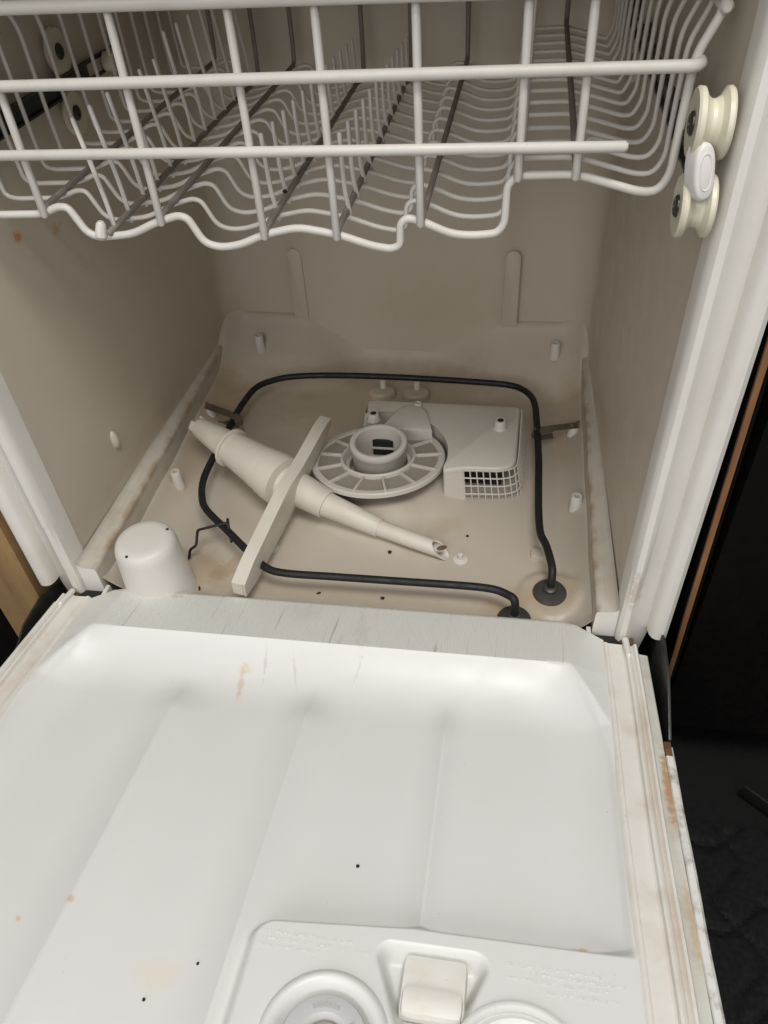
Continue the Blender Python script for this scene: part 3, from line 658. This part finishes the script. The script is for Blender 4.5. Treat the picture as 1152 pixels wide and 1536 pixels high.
# rinse aid cap: grey dial with a beige centre
mb = MB(); lathe(mb, [(0.0405, 0.0004), (0.0395, 0.0020), (0.0375, 0.0036), (0.0352, 0.0040), (0.0330, 0.0028), (0.0312, 0.0000), (0.0295, -0.0050), (0.0285, -0.0080), (0.0270, -0.0100)], 72, Matrix.Translation((0.0765, -0.3815, 0)), False); mb.obj('cap_bezel', M['door'], door, 50)
mb = MB(); lathe(mb, [(0.0275, -0.012), (0.0272, -0.004), (0.0260, -0.0015), (0.0235, -0.0005), (0.0160, -0.0010), (0.0145, -0.0025), (0.0138, -0.006), (0.0135, -0.009)], 56, Matrix.Translation((0.0765, -0.3815, 0)), False); cap_ = mb.obj('rinse_aid_cap', M['greyring'], door, 40)
mb = MB(); lathe(mb, [(0.0138, -0.011), (0.0132, -0.0065), (0.0110, -0.0045), (0.006, -0.0036), (0.0001, -0.0034)], 32, Matrix.Translation((0.0765, -0.3815, 0)), False); mb.obj('cap_plug', M['beige'], door, 50)
# detergent cup lid
mb = MB(); lathe(mb, [(0.0432, 0.0002), (0.0425, 0.0022), (0.0408, 0.0030), (0.0392, 0.0026), (0.0383, 0.0005), (0.0378, -0.0035), (0.0365, -0.0035), (0.0355, -0.0012), (0.0335, -0.0006), (0.0315, -0.0020), (0.0300, -0.0032), (0.0001, -0.0032)], 64, Matrix.Translation((0.193, -0.3855, 0)), False); mb.obj('detergent_lid', M['door'], door, 40)
# faint moulded lettering, worn past reading: rows of tiny raised strokes
def marks(name, rows_, mat, h=0.0022):
    mb = MB(); rnd = random.Random(len(rows_) * 31 + int(rows_[0][0] * 1000))
    for u0, u1, v in rows_:
        u = u0
        while u < u1:
            w = rnd.choice((0.0012, 0.0016, 0.0020))
            if rnd.random() < 0.85:
                for k in range(rnd.choice((2, 2, 3))):
                    if rnd.random() < 0.5: box(mb, u + w * 0.1, u + w * 0.9, -v - h * (0.1 + k * 0.35), -v - h * (0.1 + k * 0.35) + 0.0004, 0.0006, 0.0011)
                    else: box(mb, u + w * 0.5 * k, u + w * 0.5 * k + 0.0004, -v - h, -v, 0.0006, 0.0011)
            u += w + 0.0006
    o = mb.obj(name, mat, door); return o
marks('moulded_text', [(0.020, 0.048, 0.3225), (0.048, 0.083, 0.3222), (0.020, 0.070, 0.3270), (0.078, 0.098, 0.3275), (0.022, 0.062, 0.3318)], M['mark'])
marks('moulded_text', [(0.185, 0.245, 0.3205), (0.198, 0.258, 0.3245), (0.185, 0.246, 0.3290), (0.205, 0.252, 0.3345)], M['mark'])
for a0, k in ((118, 7), (35, 4)):
    mb = MB()
    for i in range(k):
        a = R(a0 - i * 7.5); m = Matrix.Translation((0.0765, -0.3815, -0.0004)) @ Matrix.Rotation(a - R(90), 4, 'Z')
        b2 = MB(); box(b2, -0.0008, -0.0004, 0.0182, 0.0212, -0.0006, 0.0004); box(b2, 0.0004, 0.0008, 0.0182, 0.0212, -0.0006, 0.0004); box(b2, -0.0008, 0.0008, 0.0207 if i % 2 else 0.0194, 0.0211 if i % 2 else 0.0198, -0.0006, 0.0005)
        mb.add([m @ Vector(p) for p in b2.v], b2.f)
    mb.obj('moulded_text', M['markdark'], door)

# ================================================================== UPPER DISH RACK
rk = empty('dish_rack', 'white vinyl coated wire upper dish rack above the empty tub', 'dish rack', (0, 0.05, 0.385))
RKZ = 0.385
PR = [(-0.256, 0.440), (-0.254, 0.411), (-0.245, 0.4085), (-0.205, 0.4095), (-0.190, 0.4155), (-0.182, 0.4150), (-0.173, 0.3955), (-0.164, 0.3915), (-0.135, 0.3945), (-0.112, 0.4045), (-0.094, 0.4095), (-0.087, 0.4075), (-0.078, 0.3885), (-0.066, 0.3850), (-0.050, 0.3870), (-0.028, 0.3960), (-0.002, 0.4015), (0.028, 0.3965), (0.054, 0.3880), (0.068, 0.3860), (0.0745, 0.3890), (0.0750, 0.4050), (0.0800, 0.4095), (0.090, 0.4075), (0.112, 0.3980), (0.128, 0.3970), (0.145, 0.3990), (0.1500, 0.4060), (0.1505, 0.4330), (0.1570, 0.4395), (0.196, 0.4405), (0.238, 0.4290), (0.250, 0.4290), (0.2565, 0.4400)]
def prof_z(x): return interp(sorted(PR), x)
def rwire(name, path, r, mat, n=8, dome=True, parent=rk):
    mb = MB(); tube(mb, [Vector(p) - rk.location for p in path], r, n, dome); return mb.obj(name, mat, parent, 50)
NW = 14; DY = 0.0325
side_up = [(0.2568, 0.475), (0.2575, 0.503), (0.2590, 0.512), (0.2680, 0.532), (0.2695, 0.545), (0.2690, 0.565)]
for i in range(NW):
    y = 0.05 + DY * i
    k = 1.0 if i < 3 else max(0.955, 1 - 0.006 * (i - 2))
    pts = [(-x * k, y, z) for x, z in reversed(side_up)] + [(x * (k if abs(x) > 0.24 else 1), y, z) for x, z in PR] + [(x * k, y, z) for x, z in side_up]
    rwire('rack_wire', rounded(pts, 0.008, 3), 0.0030 if i == 0 else 0.0019, M['rack'], 8)
# long wires under the profile wires, turned up at the back
LX = [-0.201, -0.152, -0.107, -0.0265, 0.0285, 0.0915, 0.157, 0.1955]
for x in LX:
    z = prof_z(x) + 0.0042; yb = 0.05 + DY * (NW - 1)
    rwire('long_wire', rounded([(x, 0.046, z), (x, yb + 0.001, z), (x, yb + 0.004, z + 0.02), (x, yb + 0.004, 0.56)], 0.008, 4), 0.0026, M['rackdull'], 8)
for z in (0.50, 0.545): rwire('back_rail', [(-0.245, 0.05 + DY * (NW - 1) + 0.009, z), (0.245, 0.05 + DY * (NW - 1) + 0.009, z)], 0.0028, M['rack'])
# front uprights and the three front rails
for x in (-0.201, -0.107, -0.0275, 0.0280, 0.0905, 0.1575, 0.1955):
    rwire('upright', [(x, 0.0455, prof_z(x) - 0.001), (x, 0.0455, 0.549)], 0.0030, M['rack'])
fz = lambda x, z: z + 0.011 * (x + 0.0) * 1.0
rwire('front_rail', rounded([(-0.2600, 0.078, fz(-.26, 0.5035)), (-0.2600, 0.0405, fz(-.26, 0.5035)), (0.2610, 0.0405, fz(.26, 0.5035)), (0.2610, 0.062, fz(.26, 0.5035))], 0.008, 5), 0.0038, M['rack'], 12)
rwire('front_rail', [(-0.24, 0.0405, fz(-.24, 0.4585)), (0.2235, 0.0405, fz(.22, 0.4585))], 0.0037, M['rack'], 12)
rwire('front_rail', rounded([(-0.2620, 0.085, 0.5465), (-0.2620, 0.0405, 0.5465), (0.2650, 0.0405, 0.5465), (0.2650, 0.09, 0.5465)], 0.01, 5), 0.0042, M['rack'], 12)
rwire('side_rail', [(0.2690, 0.046, 0.5345), (0.2690, 0.49, 0.5345)], 0.0040, M['rack'], 10)
rwire('side_rail', [(-0.2690, 0.046, 0.5345), (-0.2690, 0.49, 0.5345)], 0.0040, M['rack'], 10)
# tine rows standing on three of the long wires, and the lone tine by the step
for x, lean, ht, i0 in ((-0.152, -0.008, 0.086, 0), (-0.0285, -0.003, 0.064, 1), (0.0295, -0.002, 0.064, 1)):
    for i in range(i0, NW - 1):
        y = 0.05 + DY * i + (0.0 if i else 0.004); z = prof_z(x) - 0.003; h = ht + (0.014 if i > 5 else 0) if x < -0.1 else lerp(ht, 0.046, i / (NW - 1))
        kx = 0.004 if x > -0.1 else 0.0
        rwire('tine', rounded([(x + kx * 0.5, y + 0.003, z), (x - kx * 0.3, y + 0.001, z + h * 0.34), (x + lean, y + 0.003, z + h)], 0.01, 3), 0.0019, M['rack'], 7)
rwire('tine', [(0.1590, 0.092, 0.436), (0.1600, 0.090, 0.537)], 0.0024, M['rack'], 8)
rwire('tine', [(0.1560, 0.062, 0.434), (0.1580, 0.060, 0.530)], 0.0024, M['rack'], 8)
# cross rung near the right front
rwire('rung', rounded([(0.196, 0.055, 0.445), (0.205, 0.100, 0.447), (0.230, 0.120, 0.436)], 0.01), 0.0022, M['rack'])
mb = MB(); tube(mb, [Vector((-0.160, 0.047, 0.394)) - rk.location, Vector((-0.158, 0.048, 0.403)) - rk.location], [0.0050, 0.0038], 10); mb.obj('vinyl_blob', M['rack'], rk)

# ================================================================== LOOSE WASH ARM lying in the tub
wa = empty('wash_arm', 'cream plastic wash arm with tapered telescoping tower lying loose across the tub floor', 'wash arm', (-0.09, 0.163, 0.012))
W0 = wa.location.copy()
T = [Vector(p) for p in ((-0.2231, 0.2413, 0.058), (-0.1666, 0.2084, 0.052), (-0.1147, 0.1794, 0.045), (-0.1025, 0.1694, 0.043), (-0.0745, 0.1561, 0.038), (-0.0386, 0.1427, 0.031), (0.0267, 0.1205, 0.021), (0.1035, 0.0995, 0.0115))]
def seg_lathe(name, p0, p1, prof, nseg=40, mat='wash', parent=wa, cap=False):
    """prof uses (r, fraction of the length)"""
    L = (p1 - p0).length; mb = MB(); lathe(mb, [(r, t * L) for r, t in prof], nseg, axis_mat(p0 - W0, p1 - W0), cap); return mb.obj(name, M[mat], parent, 30)
A0 = T[0]; A1 = T[3]
cone = seg_lathe('tower_base', A0, A1, [(0.0095, 0.06), (0.0105, 0.0), (0.0126, 0.0), (0.0130, 0.01), (0.0196, 0.405), (0.0252, 0.408), (0.0257, 0.415), (0.0252, 0.430), (0.0212, 0.434), (0.0266, 0.80), (0.0274, 0.805), (0.0276, 0.875), (0.0292, 0.885), (0.0294, 0.94), (0.0305, 0.945), (0.0310, 1.0), (0.0308, 1.06), (0.02, 1.08)])
for k, a in enumerate((0.4, 2.5)):   # small notches' lugs at the open end
    m = axis_mat(A0 - W0, A1 - W0) @ Matrix.Rotation(a, 4, 'Z'); mb = MB(); b2 = MB(); box(b2, 0.0086, 0.0122, -0.006, 0.006, -0.006, 0.002, 0.001); mb.add([m @ Vector(p) for p in b2.v], b2.f); mb.obj('lug', M['wash'], wa)
seg_lathe('tower_segment', T[3], T[5] , [(0.0235, -0.05), (0.0215, 0.20), (0.0206, 0.42), (0.0172, 1.0), (0.0165, 1.0), (0.0140, 0.99)])
seg_lathe('tower_segment', T[5], T[6], [(0.0148, -0.12), (0.0148, 0.0), (0.0112, 0.99), (0.0108, 1.0), (0.0090, 1.0)])
# last segment with an obliquely cut, open tip
p0, p1 = T[6], T[7]; L = (p1 - p0).length; m = axis_mat(p0 - W0, p1 - W0); mb = MB(); nn = 32
inv = m.to_3x3().inverted(); upl = (inv @ Vector((0, 0, 1))); ua = math.atan2(upl.y, upl.x)
v = []
for r_, zf, cut in ((0.0098, -0.08, 0), (0.0098, 0.0, 0), (0.0090, 0.80, 0), (0.0090, 1.06, 1), (0.0072, 1.06, 1), (0.0072, 0.5, 0)):
    for i in range(nn):
        a = 2 * math.pi * i / nn; z = zf * L - (cut * (0.5 + 0.5 * math.cos(a - ua)) * 0.021 if cut else 0)
        v.append(m @ Vector((r_ * math.cos(a), r_ * math.sin(a), z)))
mb.add(v, [(k * nn + i, k * nn + (i + 1) % nn, (k + 1) * nn + (i + 1) % nn, (k + 1) * nn + i) for k in range(5) for i in range(nn)]); tip = mb.obj('tower_tip', M['wash'], wa, 30)
mb = MB(); lathe(mb, [(0.0001, 0), (0.0040, 0.0004), (0.0052, 0.0), (0.0001, -0.001)], 9, axis_mat(p1 - W0, p1 - W0 + Vector((0.1, -0.2, 0.9))) @ Matrix.Translation((-0.0045, 0.0015, 0.0088)) @ Matrix.Diagonal((1.2, 0.6, 1, 1))); mb.obj('tip_chip', M['rust'], wa)
# spray arm: long shallow hollow blade square to the tower
near, farp = Vector((-0.1035, 0.000, 0.037)), Vector((-0.0635, 0.262, 0.064))
ax = (T[4] - T[2]).normalized(); d = (farp - near).normalized(); 
ax = (ax - d * ax.dot(d)).normalized(); wd = d.cross(ax)
if wd.z < 0: wd = -wd
Lb = (farp - near).length
bm_ = Matrix.Translation(near - W0) @ Matrix((( d.x, wd.x, ax.x, 0), (d.y, wd.y, ax.y, 0), (d.z, wd.z, ax.z, 0), (0, 0, 0, 1)))
def blade(z0, z1, k, inset):
    hw = lambda t: interp([(0, 0.010), (0.10, 0.0165), (0.4, 0.0215), (0.52, 0.0225), (0.62, 0.0150), (0.93, 0.0105), (1.0, 0.005)], t)
    ts = [0, 0.03, 0.10, 0.2, 0.3, 0.42, 0.5, 0.6, 0.7, 0.8, 0.9, 0.96, 1.0]
    poly = [(t * Lb, -hw(t) * k) for t in ts] + [(t * Lb, hw(t) * k) for t in reversed(ts)]
    m_ = MB(); prism(m_, poly, z0, z1, bm_, inset); return m_
blade(-0.006, 0.0062, 1.0, 0.0022).obj('spray_arm', M['wash'], wa, 35)
blade(0.0064, 0.0088, 1.09, 0.0008).obj('arm_flange', M['wash'], wa, 35)

# ================================================================== FLOAT COVER
mb = MB(); zf = floor_z(-0.2, 0.018) - 0.002
lathe(mb, [(0.0375, 0.0), (0.0375, 0.003), (0.0362, 0.005), (0.0328, 0.067), (0.0320, 0.0720), (0.0300, 0.0770), (0.0268, 0.0798), (0.020, 0.0807), (0.0001, 0.0811)], 64, None, False)
fl = mb.obj('float_cover', M['float'], None, 40, (-0.2015, 0.0175, zf)); tag(fl, 'domed off white float cover standing in the front corner of the tub', 'float cover')
mb = MB(); lathe(mb, [(0.0018, 0), (0.0014, 0.0009), (0.0001, 0.0010)], 9, Matrix.Translation((0.020, 0.016, 0.0798))); mb.obj('scratch', M['crumb'], fl)
mb = MB(); lathe(mb, [(0.0018, 0), (0.0013, 0.0009), (0.0001, 0.0010)], 9, Matrix.Translation((-0.008, -0.026, 0.0792))); mb.obj('scratch', M['crumb'], fl)

# ================================================================== crumbs of dried dirt
def crumb(p, r, seed, label, stretch=1.0, rz=0.0):
    rnd = random.Random(seed); v = []; f = []
    for k, zz in enumerate((-0.6, 0.3, 0.8)):
        for i in range(7):
            a = 2 * math.pi * i / 7 + k * 0.3; q = r * rnd.uniform(0.7, 1.15) * (1, 0.95, 0.5)[k]
            x, y = q * math.cos(a) * stretch, q * math.sin(a) / stretch; v.append((x * math.cos(rz) - y * math.sin(rz), x * math.sin(rz) + y * math.cos(rz), zz * r * 0.6 + r * 0.36))
    for k in range(2):
        for i in range(7): j = (i + 1) % 7; f.append((k * 7 + i, k * 7 + j, (k + 1) * 7 + j, (k + 1) * 7 + i))
    f.append(tuple(range(7))[::-1]); f.append(tuple(14 + i for i in range(7)))
    mb = MB(); mb.add(v, f); o = mb.obj('dirt_crumb', M['crumb'], None, 30, p); return tag(o, label, 'crumb', 'dark dirt crumbs')
def onfloor(x, y): return (x, y, floor_z(x, y))
def ondoor(u, v): 
    w = door_w(u, v); return (u, -0.012 - v * math.cos(TH) + w * math.sin(TH), 0.02 + v * math.sin(TH) + w * math.cos(TH))
crumb(onfloor(0.0403, 0.0997), 0.0026, 1, 'large dark crumb on tub floor just below the wash arm tower')
crumb(onfloor(0.1255, 0.1352), 0.0018, 2, 'round dark crumb on tub floor in front of the pump grille')
crumb(onfloor(0.0423, 0.0334), 0.0024, 3, 'dark crumb between the element front run and the door ridge')
crumb(onfloor(-0.0285, 0.0333), 0.0019, 4, 'thin dark sliver between door ridge and element, nearer the spray arm', 1.6, 0.5)
crumb(onfloor(-0.160, 0.022), 0.0022, 5, 'dark sliver at the foot of the domed float cover', 1.8, 1.9)
crumb(ondoor(0.0735, 0.2575), 0.0015, 6, 'single black speck on the middle panel of the open door')
crumb(ondoor(-0.0460, 0.3695), 0.0014, 7, 'black speck on the open door left of the detergent module')
crumb(ondoor(-0.0185, 0.3440), 0.0012, 8, 'tiny speck on the door between a tan blotch and the detergent module')
crumb((-0.0275, 0.112, 0.4035), 0.0024, 9, 'black crumb caught on a long wire of the dish rack')

# ================================================================== what stands around the dishwasher
mb = MB(); box(mb, 0.3385, 0.3432, -0.004, 0.0, -0.045, 0.75, 0.0006); mb.v = [(x - 0.02 * z, y, z) for x, y, z in mb.v]; e = mb.obj('cabinet_panel', M['edge']); tag(e, 'dark cabinet side panel with a raw brown wood edge beside the door', 'cabinet panel')
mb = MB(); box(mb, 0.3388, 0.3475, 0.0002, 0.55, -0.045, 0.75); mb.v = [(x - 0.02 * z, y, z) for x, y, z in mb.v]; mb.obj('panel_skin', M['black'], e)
mb = MB(); box(mb, 0.352, 0.95, 0.004, 0.55, -0.14, 0.75, 0.002); c = mb.obj('base_cabinet', M['black']); tag(c, 'black block standing for the dark open cupboard beyond the wood edge', 'cabinet')  # solid face; its black colour replaces the shade of an open cupboard
mb = MB(); box(mb, 0.36, 0.95, 0.06, 0.54, -0.2, -0.142); mb.obj('plinth', M['black'], c)
mb = MB(); box(mb, -0.4055, -0.3460, 0.000, 0.55, -0.2, 0.75, 0.001); tag(mb.obj('plywood_panel', M['ply']), 'bare tan plywood cabinet upright beside the dishwasher frame', 'wood panel')
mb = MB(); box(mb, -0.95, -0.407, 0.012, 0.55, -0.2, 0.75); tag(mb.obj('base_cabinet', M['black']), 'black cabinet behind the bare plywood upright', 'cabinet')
mb = MB(); mb.add([(-6, -6, -0.212), (6, -6, -0.212), (6, 6, -0.212), (-6, 6, -0.212)], [(0, 1, 2, 3)]); fo = mb.obj('floor', M['groundfloor']); fo['kind'] = 'structure'
# rubber mat with raised interlocking pads
import mathutils
x0, x1, y0, y1 = 0.33, 0.80, -0.62, -0.075
nx, ny = 118, 136; mb = MB(); v = []
for j in range(ny + 1):
    for i in range(nx + 1):
        x = lerp(x0, x1, i / nx); y = lerp(y0, y1, j / ny)
        wx = x + 0.012 * math.sin(y * 70) + 0.006 * math.sin(y * 41 + 1); wy = y + 0.012 * math.sin(x * 66) + 0.005 * math.sin(x * 37)
        a = abs(((wx / 0.060) % 1) - 0.5) * 2; b = abs(((wy / 0.085) % 1) - 0.5) * 2
        g = min(1 - a, (1 - b) * 1.3)
        v.append((x, y, -0.203 + 0.003 * smooth((g - 0.05) / 0.12)))
mb.add(v, [(j * (nx + 1) + i, j * (nx + 1) + i + 1, (j + 1) * (nx + 1) + i + 1, (j + 1) * (nx + 1) + i) for j in range(ny) for i in range(nx)])
tag(mb.obj('floor_mat', M['mat']), 'black rubber floor mat with curved raised pads beside the door', 'floor mat')
mb = MB(); box(mb, 0.4475, 0.62, -0.030, -0.026, -0.205, -0.186, 0.001); o = mb.obj('threshold_strip', M['railblack'], None, 35, (0, 0, 0), (0, 0, 0)); tag(o, 'dull metal strip lying on the dark floor before the dark cupboard', 'metal strip')
o.rotation_euler = (0, 0, R(-38)); o.location = (0.112, 0.265, 0)
